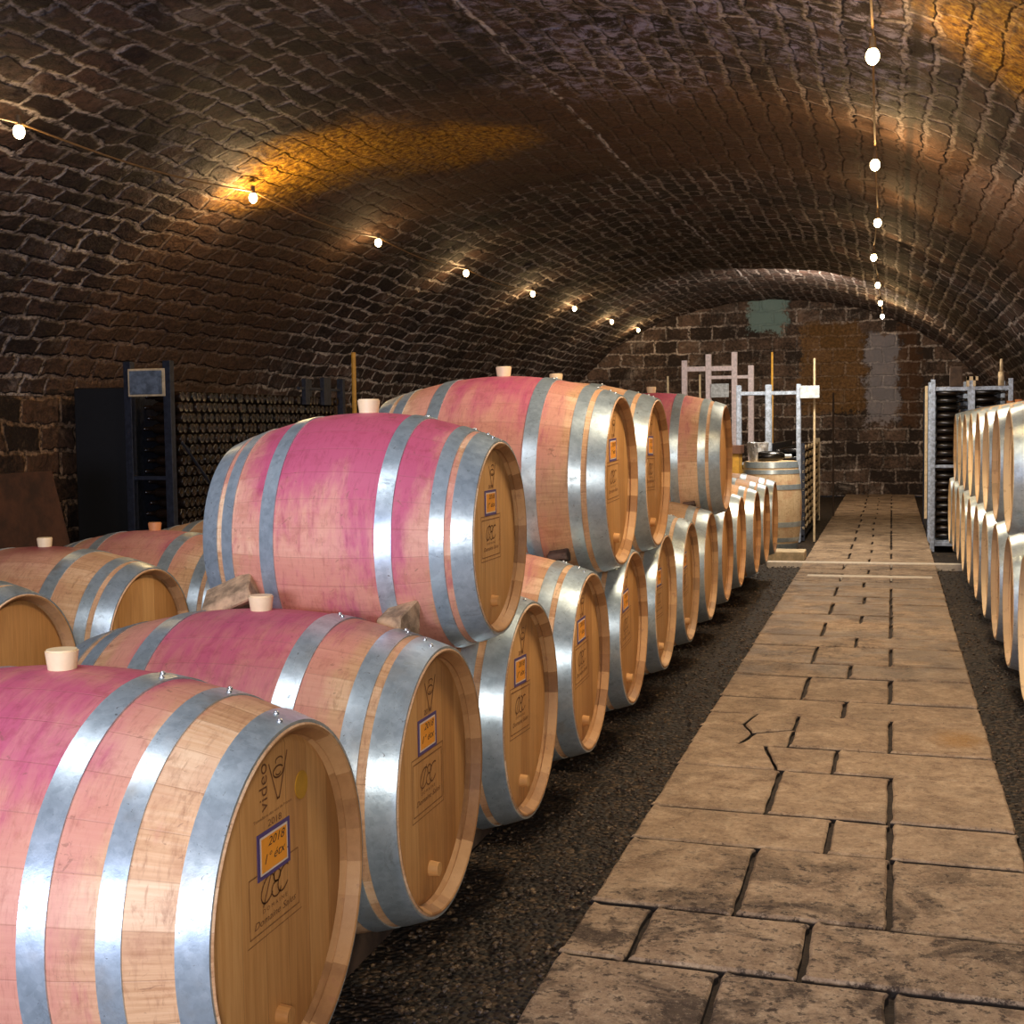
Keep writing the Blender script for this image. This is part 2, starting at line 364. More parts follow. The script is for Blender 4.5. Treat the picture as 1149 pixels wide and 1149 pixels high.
    if back:
        def rect(x0, x1, z0, z1):
            s_ = .05; wob = t.math('ADD', t.math('MULTIPLY', t.math('SUBTRACT', n1, .5), .7), t.math('MULTIPLY', t.math('SUBTRACT', n2, .5), .35))
            xx = t.math('ADD', X, wob); zz = t.math('ADD', Z, wob)
            return t.math('MULTIPLY', t.math('MULTIPLY', t.sm(xx, x0-s_, x0+s_), t.math('SUBTRACT', 1.0, t.sm(xx, x1-s_, x1+s_))),
                          t.math('MULTIPLY', t.sm(zz, z0-s_, z0+s_), t.math('SUBTRACT', 1.0, t.sm(zz, z1-s_, z1+s_))))
        c = t.mix(t.math('MULTIPLY', rect(-2.5, -1.85, 2.95, 3.7), .85), c, (.22, .34, .33))
        c = t.mix(t.math('MULTIPLY', rect(-.45, .1, 1.3, 2.9), .55), c, (.40, .38, .42))
        c = t.mix(t.math('MULTIPLY', rect(-1.6, -.5, 1.5, 3.1), .6), c, t.ramp(n2, [(.3, (.10, .045, .012)), (.7, (.34, .17, .04))]))
        c = t.mix(t.math('MULTIPLY', rect(.15, .45, 1.2, 3.3), .6), c, (.10, .04, .012))
    h = t.math('ADD', t.math('MULTIPLY', mo, -.5 if not vault else .8), t.math('MULTIPLY', n2, .55))
    h = t.math('ADD', h, t.math('MULTIPLY', n1, .8))
    h = t.math('ADD', h, t.math('MULTIPLY', t.noise(uv, 9, 4, .7, .5), .6))
    h = t.math('ADD', h, t.math('MULTIPLY', tone, .25))
    return t.fin(c, .78, 0, t.bump(h, 1.0, .045 if vault else .035), .35)

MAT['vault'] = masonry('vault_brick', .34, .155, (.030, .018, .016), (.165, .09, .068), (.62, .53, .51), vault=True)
MAT['wall'] = masonry('rough_wall_stone', .42, .20, (.022, .012, .008), (.16, .08, .045), (.52, .33, .20))
MAT['backwall'] = masonry('end_wall_stone', .42, .24, (.035, .022, .016), (.27, .17, .12), (.78, .66, .58), back=True)

def grid_surface(name, nu, nv, fpos, fuv, mat, amp=.02, flip=False):
    verts = []; uvs = []
    for j in range(nv+1):
        for i in range(nu+1):
            p, nrm = fpos(i/nu, j/nv); p = Vector(p)
            d = mn.fractal(p*1.7, 1.0, 2.0, 4)*amp + mn.noise(p*6.5)*amp*.5
            verts.append(p+Vector(nrm)*d); uvs.append(fuv(i/nu, j/nv))
    faces = []
    for j in range(nv):
        for i in range(nu):
            a = j*(nu+1)+i; f = (a, a+1, a+nu+2, a+nu+1)
            faces.append(f[::-1] if flip else f)
    me = bpy.data.meshes.new(name); me.from_pydata([tuple(v) for v in verts], [], faces)
    ul = me.uv_layers.new(name='UVMap')
    for li, l in enumerate(me.loops): ul.data[li].uv = uvs[l.vertex_index]
    me.materials.append(MAT[mat]); me.polygons.foreach_set('use_smooth', [True]*len(me.polygons))
    o = bpy.data.objects.new(name, me); C.objects.link(o); o['kind'] = 'structure'; return o

# arc-length table of the vault
NA = 120
angs = [PI*(i/NA) for i in range(NA+1)]
prof = []
for a in angs:
    x = XC - HW*math.cos(a); prof.append((x, vault_z(x)))
prof[0] = (XC-HW, 1.60); prof[-1] = (XC+HW, 1.60)
arc = [0]
for i in range(1, NA+1): arc.append(arc[-1]+math.dist(prof[i], prof[i-1]))
def vpos(s, q):
    y = Y0+(Y1-Y0)*q; i = min(NA, int(round(s*NA))); x, z = prof[i]
    a = prof[max(0, i-1)]; b = prof[min(NA, i+1)]; tx, tz = b[0]-a[0], b[1]-a[1]; l = math.hypot(tx, tz)
    return (x, y, z), (tz/l, 0, -tx/l)
def vuv(s, q): return (Y0+(Y1-Y0)*q, arc[min(NA, int(round(s*NA)))])
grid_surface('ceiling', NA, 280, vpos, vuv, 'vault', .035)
XL, XR = XC-HW, XC+HW
grid_surface('wall_left', 160, 14, lambda s, q: ((XL, Y0+(Y1-Y0)*s, 1.72*q), (1, 0, 0)), lambda s, q: (Y0+(Y1-Y0)*s, 1.72*q), 'wall', .05)
grid_surface('wall_right', 160, 14, lambda s, q: ((XR, Y0+(Y1-Y0)*s, 1.72*q), (-1, 0, 0)), lambda s, q: (Y0+(Y1-Y0)*s, 1.72*q), 'wall', .03, True)
grid_surface('wall_back', 60, 30, lambda s, q: ((XL-.1+(XR-XL+.2)*s, Y1-.03, 3.75*q), (0, -1, 0)), lambda s, q: (XL+(XR-XL)*s, 3.75*q), 'backwall', .04)
grid_surface('wall_front', 20, 10, lambda s, q: ((XL-.1+(XR-XL+.2)*s, Y0+.03, 3.75*q), (0, 1, 0)), lambda s, q: (XL+(XR-XL)*s, 3.75*q), 'wall', .02, True)

def mat_gravel():
    t = NT('dark_gravel'); o = t.obj()
    vo = t.n('ShaderNodeTexVoronoi'); t.put(vo.inputs['Vector'], o); vo.inputs['Scale'].default_value = 55
    vr = t.sep(vo.outputs['Color'])[0]
    n = t.noise(o, 3, 5, .6); n2 = t.noise(o, 70, 4, .6)
    c = t.ramp(t.math('ADD', t.math('MULTIPLY', vr, .5), t.math('MULTIPLY', n2, .5)), [(.32, (.008, .005, .003)), (.60, (.034, .020, .010)), (.85, (.17, .105, .055))])
    c = t.mix(t.math('MULTIPLY', t.sm(n, .48, .66), .5), c, (.02, .012, .009))
    h = t.math('SUBTRACT', t.math('MULTIPLY', n2, .4), vo.outputs['Distance'])
    return t.fin(c, t.math('ADD', .45, t.math('MULTIPLY', n2, .4)), 0, t.bump(h, 1, .02), .4)
MAT['gravel'] = mat_gravel()
grid_surface('floor', 60, 200, lambda s, q: ((XL-.1+(XR-XL+.2)*s, Y0+(Y1-Y0)*q, -.012), (0, 0, 1)), lambda s, q: (s, q), 'gravel', .012)

# ------------------------------------------------------------------ paved path (slabs with open joints)
def mat_paver():
    t = NT('worn_paving_stone'); o = t.obj()
    X, Y, Z = t.sep(o)
    n1 = t.noise(o, 2.2, 5, .6); n2 = t.noise(o, 30, 6, .75); n3 = t.noise(o, 9, 5, .7, .8); n4 = t.noise(o, 120, 3, .6)
    c = t.ramp(t.math('ADD', t.math('MULTIPLY', n3, .5), t.math('MULTIPLY', n2, .5)), [(.36, (.20, .12, .07)), (.5, (.44, .30, .185)), (.64, (.64, .47, .31))])
    big = t.noise(o, 3.4, 6, .72, .6)
    dirt_shade = t.math('ADD', t.math('MULTIPLY', t.sm(big, .46, .62), .55), t.math('MULTIPLY', t.sm(n2, .50, .62), .55))
    near = t.math('SUBTRACT', 1.0, t.sm(t.math('ADD', Y, t.math('MULTIPLY', n1, 1.5)), 3.9, 5.4))
    far = t.math('MULTIPLY', t.sm(Y, 6.6, 7.4), .45)
    dirt_shade = t.math('MULTIPLY', dirt_shade, t.math('ADD', .50, t.math('ADD', t.math('MULTIPLY', near, 1.1), far)))  # dirt, with the path's dim near and far ends painted darker
    c = t.mix(dirt_shade, c, (.055, .032, .020))
    pit = t.sm(t.noise(o, 55, 2, .5), .68, .74)
    c = t.mix(t.math('MULTIPLY', pit, .6), c, (.05, .03, .02))
    wet = t.math('MULTIPLY', t.sm(Y, 6.6, 7.6), t.math('SUBTRACT', 1.0, t.sm(Y, 10.8, 11.8)))
    wet = t.math('MULTIPLY', wet, t.sm(n1, .38, .6))
    c = t.mix(t.math('MULTIPLY', wet, .45), c, (.12, .08, .055))
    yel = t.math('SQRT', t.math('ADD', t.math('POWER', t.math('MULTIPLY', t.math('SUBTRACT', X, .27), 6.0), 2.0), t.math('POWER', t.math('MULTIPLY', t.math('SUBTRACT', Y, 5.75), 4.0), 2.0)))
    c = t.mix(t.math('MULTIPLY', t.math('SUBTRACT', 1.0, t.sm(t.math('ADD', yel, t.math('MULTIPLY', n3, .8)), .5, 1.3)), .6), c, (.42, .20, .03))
    speck = t.noise(o, 48, 6, .85)
    c = t.mix(t.math('MULTIPLY', t.sm(speck, .50, .62), .42), c, (.10, .06, .038))
    lite = t.sm(t.noise(o, 75, 4, .8), .56, .66)
    c = t.mix(t.math('MULTIPLY', lite, .30), c, (.80, .64, .46))
    c = t.mix(t.math('SUBTRACT', 1.0, t.sm(Z, .019, .025)), c, (.022, .014, .010))
    ro = t.math('SUBTRACT', t.math('ADD', .62, t.math('MULTIPLY', n2, .2)), t.math('MULTIPLY', wet, .42))
    h = t.math('SUBTRACT', t.math('ADD', t.math('MULTIPLY', speck, .9), t.math('MULTIPLY', n3, .25)), t.math('MULTIPLY', pit, .5))
    return t.fin(c, ro, 0, t.bump(h, .9, .008), .45)
MAT['paver'] = mat_paver()

def add_poly_slab(bm, pts, top, depth=.05, inset=.008, rnd=.008):
    """pts: outline (x, y), counter-clockwise; wobbly edges"""
    out = []
    n = len(pts)
    cx = sum(p[0] for p in pts)/n; cy = sum(p[1] for p in pts)/n
    for i in range(n):
        a, b = pts[i], pts[(i+1) % n]; L = math.dist(a, b); m = max(2, int(L/.035))
        nx, ny = -(b[1]-a[1])/L, (b[0]-a[0])/L; wide_ = 1.5 if abs(ny) > .8 else .9
        for k in range(m):
            f = k/m; x = a[0]+(b[0]-a[0])*f; y = a[1]+(b[1]-a[1])*f
            d = inset*wide_ + abs(mn.noise(Vector((x*9+cx*3, y*9+cy*7, 0.3))))*rnd + (rnd*.6 if k == 0 else 0)
            out.append((x+nx*d, y+ny*d))
    tiltx, tilty = random.uniform(-.006, .006), random.uniform(-.006, .006)
    zf = lambda x, y: top+(x-cx)*tiltx+(y-cy)*tilty
    ins = []
    for (x, y) in out:
        l = math.hypot(cx-x, cy-y) or 1; ins.append((x+(cx-x)/l*.008, y+(cy-y)/l*.008))
    tv = [bm.verts.new((x, y, zf(x, y))) for x, y in ins]
    mv = [bm.verts.new((x, y, zf(x, y)-.006)) for x, y in out]
    bv = [bm.verts.new((x, y, top-depth)) for x, y in out]
    bm.faces.new(tv)
    for r0, r1 in ((tv, mv), (mv, bv)):
        for i in range(len(r0)):
            j = (i+1) % len(r0); bm.faces.new((r0[i], r1[i], r1[j], r0[j]))

bm = bmesh.new()
PX0, PX1 = -.80, .395
def rect_pts(x0, x1, y0, y1, s0=0, s1=0): return [(x0, y0-x0*s0), (x1, y0-x1*s0), (x1, y1-x1*s1), (x0, y1-x0*s1)]
yb = 1.17; kind = 0; rows = []
y = 3.53-.97*3
wide = True
while y < 24.9:
    h = .59 if wide else .38
    rows.append((y, y+h, wide)); y += h; wide = not wide
sk = .05
for (a, b, wd) in rows:
    j = random.uniform(-.015, .015)
    cuts = [PX0, -.40+j, 0.0, PX1] if wd else [PX0, -.20+j, PX1 if random.random() < .6 else 0.0, PX1]
    if wd and 4.4 < a < 4.6: cuts = [PX0, -.40, 0.0, PX1]
    if not wd and a < 3.2: cuts = [PX0, -.62, -.20, PX1]
    cuts = sorted(set(cuts))
    for x0, x1 in zip(cuts, cuts[1:]):
        top = .030+random.uniform(-.003, .003)
        p = [(x0, a-x0*sk), (x1, a-x1*sk), (x1, b-x1*sk), (x0, b-x0*sk)]
        if wd and 5.4 < a < 5.6 and x0 < -.5:            # the star-cracked slab
            (ax, ay), (bx, by), (cx_, cy_), (dx_, dy_) = p
            m1 = (-.66, ay+.03); q1 = (-.56, ay+.20); q2 = (-.62, ay+.36); m2 = (-.58, dy_); m3 = (ax, ay+.30)
            add_poly_slab(bm, [(ax, ay), (-.60, by), q1, q2, m3], top, inset=.005)
            add_poly_slab(bm, [(-.60, by), (bx, by), (bx, by+.32), q1], top-.003, inset=.005)
            add_poly_slab(bm, [q1, (bx, by+.32), (cx_, cy_), m2, q2], top+.001, inset=.005)
            add_poly_slab(bm, [m3, q2, m2, (dx_, dy_)], top-.002, inset=.005)
        elif not wd and 5.05 < a < 5.2 and x0 < -.5:
            mx = (x0+x1)/2+.04
            add_poly_slab(bm, [p[0], (mx+.05, a-mx*sk), (mx-.03, b-mx*sk), p[3]], top, inset=.005)
            add_poly_slab(bm, [(mx+.05, a-mx*sk), p[1], p[2], (mx-.03, b-mx*sk)], top-.002, inset=.005)
        else: add_poly_slab(bm, p, top)
path = link('path', bm, 'paver'); tag(path, kind='structure')
bm = bmesh.new(); box(bm, PX0+.01, PX1-.01, Y0, 24.95, -.03, .006)
MAT['joint'] = simple('dark_joint_sand', (.035, .022, .015), .9, 0, .4, 40, .004)
tag(link('path_bed', bm, 'joint'), kind='structure')
bm = bmesh.new(); box(bm, -1.12, .62, 12.70, 12.82, -.02, .042, bevel=.004)
tag(link('trim_1', bm, 'whitestrip'), kind='structure')
bm = bmesh.new(); box(bm, -.69, .33, 11.62, 11.74, -.02, .038, bevel=.004)
tag(link('trim_2', bm, 'whitestrip'), kind='structure')
# loose stones of the gravel strips
bm = bmesh.new()
for i in range(5200):
    yy = 1.4+11.5*random.random()**1.5
    if random.random() < .68: xx = random.uniform(-1.30, -.80)
    else: xx = random.uniform(.40, .80)
    r = random.uniform(.003, .009)
    m = Matrix.Translation((xx, yy, .001+r*.3)) @ Matrix.Rotation(random.random()*6, 4, 'Z') @ Matrix.Diagonal((r*random.uniform(.8, 1.6), r, r*.7, 1))
    bmesh.ops.create_icosphere(bm, subdivisions=1, radius=1, matrix=m)
def mat_peb():
    t = NT('pebbles'); n = t.noise(t.obj(), 45, 2)
    return t.fin(t.ramp(n, [(.38, (.018, .010, .006)), (.58, (.075, .042, .02)), (.78, (.30, .19, .09))]), .6)
MAT['pebble'] = mat_peb()
tag(link('loose_gravel', bm, 'pebble'), 'small loose brown gravel stones beside the paved path', 'gravel', kind='stuff')

# ------------------------------------------------------------------ barrels
def make_barrel(L=.90, RE=.295, RB=.36, style='close', sticker=True, marks='box', bung='silicone', seg=72, rivets=False):
    """barrel lying along X, head with the sticker towards +X; origin in the middle of the body"""
    hl = L/2
    k = L/.90
    def rad(x):
        u = abs(x)/hl; return RE + (RB-RE)*(1-u**2.0)
    root = empty('wine_barrel')
    xs = [-hl+L*i/28 for i in range(29)]
    ch = .010*k
    prof = [(-hl, RE-.004*k)] + [(-hl+ch*.2, rad(-hl)-.001)] + [(x, rad(x)) for x in xs[1:-1]] + [(hl-ch*.2, rad(hl)-.001), (hl, RE-.004*k)]
    bm = bmesh.new(); lathe_x(bm, prof, seg)
    body = link('staves', bm, 'staves', root); auto_smooth(body, 40)
    for s in (1, -1):
        bm = bmesh.new(); lathe_x(bm, [(s*(hl-.0005), RE-.004*k), (s*hl, RE-.006*k), (s*(hl-.002*k), RE-.010*k), (s*(hl-.025*k), RE-.021*k), (s*(hl-.026*k), RE-.014*k), (s*(hl-.030*k), RE-.014*k), (s*(hl-.060*k), RE-.040*k)], seg)
        cm = link('chime', bm, 'chime', root); auto_smooth(cm, 30)
        bm = bmesh.new(); xh = s*(hl-.036*k)
        lathe_x(bm, [(xh-s*.02, RE-.020*k), (xh-s*.004, RE-.022*k), (xh+s*.002, RE-.036*k), (xh+s*.002, 0)], seg)
        hd = link('head', bm, 'head', root); auto_smooth(hd, 30)
    if style == 'close': spans = [(.003, .064, .0032), (.084, .126, .0024), (.235, .285, .0026)]
    else: spans = [(.003, .052, .0032), (.130, .168, .0024), (.245, .290, .0026)]
    for s in (1, -1):
        for hi, (a, b, th) in enumerate(spans):
            a_, b_ = a*k, b*k
            bm = bmesh.new(); xa, xb = s*(hl-a_), s*(hl-b_); xm = (xa+xb)/2
            th_ = th*1.25
            lathe_x(bm, [(xa, rad(xa)-.004), (xa, rad(xa)+th_), (xm, rad(xm)+th_), (xb, rad(xb)+th_), (xb, rad(xb)-.004)], seg, True)
            hp = link('hoop', bm, 'galv', root); auto_smooth(hp, 30)
            if rivets and s == 1:
                a0 = (-.05, .12, .04)[hi]
                for dx, da in ((.3, 0), (.7, .09)):
                    bm = bmesh.new(); xx = xa+(xb-xa)*dx; aa = a0+da; rr = rad(xx)+th_
                    m = Matrix.Translation((xx, rr*math.sin(aa), rr*math.cos(aa)))
                    bmesh.ops.create_uvsphere(bm, u_segments=8, v_segments=6, radius=.0055*k, matrix=m)
                    link('rivet', bm, 'rivet', hp, True)
    # bung in the middle of the belly
    bm = bmesh.new(); m = Matrix.Translation((0, 0, RB+.012))
    bmesh.ops.create_cone(bm, cap_ends=True, segments=24, radius1=.024, radius2=.030, depth=.046, matrix=m)
    bmesh.ops.bevel(bm, geom=[e for e in bm.edges if e.calc_length() < .012], offset=.003, segments=2, affect='EDGES')
    b = link('bung', bm, bung, root); auto_smooth(b, 40)
    xf = hl-.036*k+.0024
    if marks:
        # little tap plug low on the head
        bm = bmesh.new(); tube(bm, (xf-.004, -.01*k, -.205*k), (xf+.022*k, -.01*k, -.205*k), .019*k, .016*k, 18)
        auto_smooth(link('tap_plug', bm, 'head', root), 40)
    op = marks == 'open'
    if sticker:
        st = bmesh.new(); W, H = .126*k, .080*k; cy, cz = -.018*k, (.091 if op else .112)*k
        box(st, xf, xf+.0010, cy-W/2, cy+W/2, cz-H/2, cz+H/2)
        so = link('sticker', st, 'purple', root)
        st = bmesh.new(); box(st, xf+.0006, xf+.0014, cy-W*.42, cy+W*.42, cz-H*.41, cz+H*.41); link('sticker_border', st, 'white', so)
        st = bmesh.new(); box(st, xf+.0010, xf+.0018, cy-W*.385, cy+W*.385, cz-H*.365, cz+H*.365); link('sticker_field', st, 'orange', so)
        for (tx_, sz, dy, dz, sh, ro) in (('2018', .021, .006, .018, .3, .0), ('1° étx .', .022, .004, -.008, .4, .05)):
            bmt = text_mesh([(tx_, sz*k, cy+dy*k, cz+dz*k, sh, ro)], 1.5)
            bmesh.ops.translate(bmt, vec=(xf+.0022, 0, 0), verts=bmt.verts); link('handwriting', bmt, 'ink', so)
    if marks:
        def strokes(bm, pts, wd):
            for p, q in zip(pts, pts[1:]):
                d = Vector((q[0]-p[0], q[1]-p[1])); l = d.length or 1; n = Vector((-d.y, d.x))/l*wd/2; e = d/l*wd*.3
                vs = [bm.verts.new((xf+.0006, a, b)) for a, b in ((p[0]-e.x+n.x, p[1]-e.y+n.y), (q[0]+e.x+n.x, q[1]+e.y+n.y), (q[0]+e.x-n.x, q[1]+e.y-n.y), (p[0]-e.x-n.x, p[1]-e.y-n.y))]
                bm.faces.new(vs)
        def ring(cy, cz, ry, rz, a0=0, a1=360, n=18, sh=0):
            return [(cy+ry*math.cos(math.radians(a0+(a1-a0)*i/n))+sh*rz*math.sin(math.radians(a0+(a1-a0)*i/n)), cz+rz*math.sin(math.radians(a0+(a1-a0)*i/n))) for i in range(n+1)]
        lo = bmesh.new()
        cy, cz, W, H = -.018*k, .0, .195*k, .118*k
        if op: cy, cz, W, H = -.018*k, .014*k, .19*k, .100*k
        strokes(lo, [(cy-W/2, cz-H/2), (cy+W/2, cz-H/2), (cy+W/2, cz+H/2), (cy-W/2, cz+H/2), (cy-W/2, cz-H/2)], .0026*k)
        if op: strokes(lo, [(cy-W*.55, cz-H*.62), (cy+W*.55, cz-H*.62)], .0018*k)
        else: strokes(lo, [(cy-W*.55, cz-H*.60), (cy+W*.55, cz-H*.60), (cy+W*.55, cz+H*.60), (cy-W*.55, cz+H*.60), (cy-W*.55, cz-H*.60)], .0020*k)
        link('burned_frame', lo, 'burn_faint', root)
        lg = bmesh.new(); mz = cz+.016*k
        strokes(lg, ring(cy-.026*k, mz, .024*k, .022*k, 20, 330, sh=.4), .0034*k)
        strokes(lg, [(cy-.044*k, mz-.026*k), (cy-.010*k, mz+.026*k)], .0034*k)
        strokes(lg, ring(cy+.006*k, mz-.010*k, .018*k, .013*k, 60, 350), .0030*k)
        strokes(lg, ring(cy+.010*k, mz+.012*k, .013*k, .010*k, -60, 280), .0030*k)
        strokes(lg, ring(cy+.036*k, mz, .022*k, .021*k, 60, 330, sh=.4), .0034*k)
        tx = text_mesh([('D O M A I N E', .010*k, cy, cz-.018*k, 0, 0), ('Domaine Sales', .0175*k, cy, cz-.034*k, .3, .02)], 1.55)
        bmesh.ops.translate(tx, vec=(xf+.0006, 0, 0), verts=tx.verts)
        tmp = bpy.data.meshes.new('x'); tx.to_mesh(tmp); tx.free(); lg.from_mesh(tmp); bpy.data.meshes.remove(tmp)
        link('burned_brand', lg, 'burn', root)
        # upper brand: long V with a small face-like curl, and the word set upright
        up = bmesh.new(); vz = (.208 if op else .196)*k; vy = .004*k
        strokes(up, [(vy-.034*k, vz+.032*k), (vy-.004*k, vz-.034*k), (vy+.004*k, vz-.034*k), (vy+.038*k, vz+.040*k)], .0036*k)
        strokes(up, ring(vy+.002*k, vz+.012*k, .020*k, .010*k, 30, 360), .0030*k)
        strokes(up, ring(vy+.002*k, vz+.010*k, .009*k, .004*k, 180, 360, 8), .0022*k)
        strokes(up, ring(vy+.006*k, vz+.030*k, .014*k, .006*k, 0, 200, 8), .0024*k)
        lines = []
        if op: lines = [('Tonnellerie des vins de France', .0075*k, -.018*k, .156*k, 0, .03)]
        tx = text_mesh(lines+[('2018', .017*k, -.012*k, (.140 if op else .162)*k, 0, 0)], 1.6)
        bmesh.ops.translate(tx, vec=(xf+.0006, 0, 0), verts=tx.verts)
        tmp = bpy.data.meshes.new('x'); tx.to_mesh(tmp); tx.free(); up.from_mesh(tmp)
        if op:
            tx = text_mesh([('video', .038*k, -.052*k, .206*k, 0, PI/2)], 1.15); bmesh.ops.translate(tx, vec=(xf+.0006, 0, 0), verts=tx.verts)
            tx.to_mesh(tmp); tx.free(); up.from_mesh(tmp)
        bpy.data.meshes.remove(tmp)
        link('maker_mark', up, 'burn', root)
    if marks == 'open':
        bm = bmesh.new(); tube(bm, (xf-.001, .098*k, .172*k), (xf+.0015, .098*k, .172*k), .0255*k, .0255*k, 28)
        link('gold_dot', bm, 'gold', root)
    return root

def setp(root, stain=0., spill=0., pale=0., rust=.3):
    for o in [root]+list(root.children_recursive):
        o['stain'] = float(stain); o['spill'] = float(spill); o['pale'] = float(pale); o['rust'] = float(rust)
def put_barrel(root, x_rim, y, z, L, label, group, rz=0, rx=0, **kw):
    s = 1 if rz == 0 else -1
    root.location = (x_rim - s*L/2, y, z); root.rotation_euler = (rx, 0, rz)
    tag(root, label, 'barrel', group); setp(root, **kw)

P_ = .7961; YA = 2.0909; ZB = EYE-.8097; XRIM = -.984
LB = .90
g1 = 'wine barrels in the bottom row left of the path'
base = make_barrel(LB, .302, .383, 'close', True, 'box', rivets=True)
plain = make_barrel(LB, .302, .383, 'close', False, None)
A = make_barrel(LB, .302, .385, 'wide', True, 'open', rivets=True)
put_barrel(A, XRIM, YA, ZB, LB, 'nearest oak wine barrel, magenta stained, with a gold dot on its head', g1, stain=1.05, spill=.0, rust=.5)
rowlabs = ['second barrel of the bottom left row, magenta stained top with two wedges on it',
 'third barrel of the bottom left row, pale hoop, half tucked under the small stacked barrel',
 'fourth barrel of the bottom left row, pink staves, orange sticker high on its head',
 'fifth barrel of the bottom left row, between the two nearest full-size stacked barrels',
 'sixth barrel of the bottom left row, slim view of head with orange sticker edge',
 'seventh barrel of the bottom left row, yellowish staves, just past the stacked trio',
 'eighth barrel of the bottom left row, under the gap before the last stacked barrel',
 'ninth barrel of the bottom left row, reddish head beneath the last stacked barrel',
 'tenth barrel of the bottom left row, grey hoop, beyond the last stacked barrel',
 'eleventh barrel of the bottom left row, third from its far end',
 'twelfth barrel of the bottom left row, last but one before the upright barrel',
 'last barrel of the bottom left row, right before the upright barrel']
stains = [1.0, .75, .7, .55, .4, .15, .1, .25, .2, .1, .0, .0]
for k in range(1, 13):
    if k == 1: b = base
    else: b = copy_tree(base if k < 7 else plain)
    if k == 12: continue_far = True
    put_barrel(b, XRIM+(.0 if k < 10 else .03), YA+P_*k, ZB, LB, rowlabs[k-1], g1, stain=stains[k-1], pale=.15 if k in (5, 6, 7) else 0, rust=.2+.1*(k % 4), rx=random.uniform(-.06, .06) if k > 1 else 0)

g2 = 'wine barrels stacked on the left row'
T1 = make_barrel(.715, .243, .322, 'close', True, 'box', rivets=True)
put_barrel(T1, -.955, 3.29, EYE-.283, .715, 'small pink stained barrel stacked nearest on the left, held by two wooden wedges', g2, stain=1.55, rust=.1)
toplabs = ['large magenta topped barrel, middle of the left stack, behind the small stacked barrel',
           'barrel stacked third on the left, touching the large magenta topped barrel',
           'furthest stacked barrel on the left, dark red top and orange brown staves']
for (y, xr, rim, st, pl, lab) in ((4.90, -.955, 0, .95, 0, toplabs[0]), (5.70, -.955, 0, .3, 0, toplabs[1]), (8.06, -.945, 0, 1.05, 0, toplabs[2])):
    b = copy_tree(base if y < 6 else plain)
    put_barrel(b, xr, y, EYE-.208, LB, lab, g2, stain=st, spill=1.0 if y > 8 else 0, rust=.35 if y > 5 else .1, rx=random.uniform(-.04, .04))
    b.scale = (1.0, 1.03, 1.03)

g3 = 'wine barrels of the second rank far left'
labs3 = ['barrel of the second rank at the left edge, plain head facing the aisle',
         'barrel of the second rank with a dark red spill and a cream bung',
         'second rank barrel with an orange brown bung, beside the small stacked barrel',
         'yellowish barrel of the second rank peeping over the orange-bunged one',
         'barrel of the second rank, last before the bottle rack']
brown = None
for i, y in enumerate((3.68, 4.45, 5.25, 6.02)):
    b = copy_tree(plain); put_barrel(b, -2.66, y, EYE-.81, LB, labs3[i], g3, stain=(.2, .35, .8, .1)[i], spill=(0, 1, 0, 0)[i], pale=.0, rust=.7)
    b.scale = (1, .975, .975)
    if i == 2:
        for ch in b.children:
            if ch.name.startswith('bung'):
                ch.data = ch.data.copy(); ch.data.materials[0] = MAT['silicone_brown']; ch['label'] = 'orange brown bung'

g4 = 'pale wine barrels in the bottom row right of the path'
ordn = ['nearest', 'second', 'third', 'fourth', 'fifth', 'sixth', 'seventh', 'eighth', 'ninth', 'last']
for i in range(10):
    b = copy_tree(base if i == 0 else plain)
    lab = ('nearest barrel of the right bottom row, cut by the picture edge, with an orange sticker' if i == 0 else
           '%s pale oak barrel of the right bottom row, counting from the camera' % ordn[i] if i < 9 else 'last pale oak barrel of the right bottom row, beside the metal bottle rack')
    put_barrel(b, .505, 5.61+.80*i, EYE-.82, LB, lab, g4, rz=PI, stain=.0, pale=.55 if i % 3 else .9, rust=.5)
    b.scale = (1, .96, .96)
g5 = 'pale wine barrels in the top row right of the path'
for i in range(8):
    b = copy_tree(plain)
    lab = ('nearest barrel of the right upper row, broad silvery hoop at the picture edge' if i == 0 else
           '%s pale oak barrel of the right upper row, counting from the camera' % ordn[i] if i < 7 else 'furthest pale oak barrel of the right upper row, near the metal bottle rack')
    put_barrel(b, .53, 6.78+.80*i, EYE-.246, LB, lab, g5, rz=PI, stain=.25, pale=.5 if i % 2 else .9, rust=.5)
    b.scale = (1, .97, .97)
    for ch in b.children:
        if ch.name.startswith('bung'):
            ch.data = ch.data.copy(); ch.data.materials[0] = MAT['silicone_brown']; ch['label'] = 'orange brown bung'

# the pattern barrels used for copies that are not placed themselves
for o in list(plain.children_recursive)+[plain]: bpy.data.objects.remove(o)

# wedges
def wedge(loc, rot, size, mat, label):
    bm = bmesh.new(); a, b, c = size
    vs = [bm.verts.new(v) for v in ((-a/2, -b/2, 0), (a/2, -b/2, 0), (a/2, -b/2, c), (-a/2, -b/2, c), (-a/2, b/2, 0), (a/2, b/2, 0), (a/2, b/2, c*.35), (-a/2, b/2, c*.35))]
    for f in ((0, 1, 2, 3), (5, 4, 7, 6), (0, 4, 5, 1), (3, 2, 6, 7), (1, 5, 6, 2), (4, 0, 3, 7)): bm.faces.new([vs[i] for i in f][::-1])
    bmesh.ops.bevel(bm, geom=list(bm.edges), offset=.004, segments=1, affect='EDGES')
    o = link('wooden_wedge', bm, mat); o.location = loc; o.rotation_euler = rot
    tag(o, label, 'wedge', 'wooden wedges holding stacked barrels')
ZT = ZB+.36
wedge((-1.545, 2.965, ZT+.008), (.2, .42, PI*1.05), (.13, .075, .085), 'wedge', 'greyish wooden wedge behind the cream bung, left under the small stacked barrel')
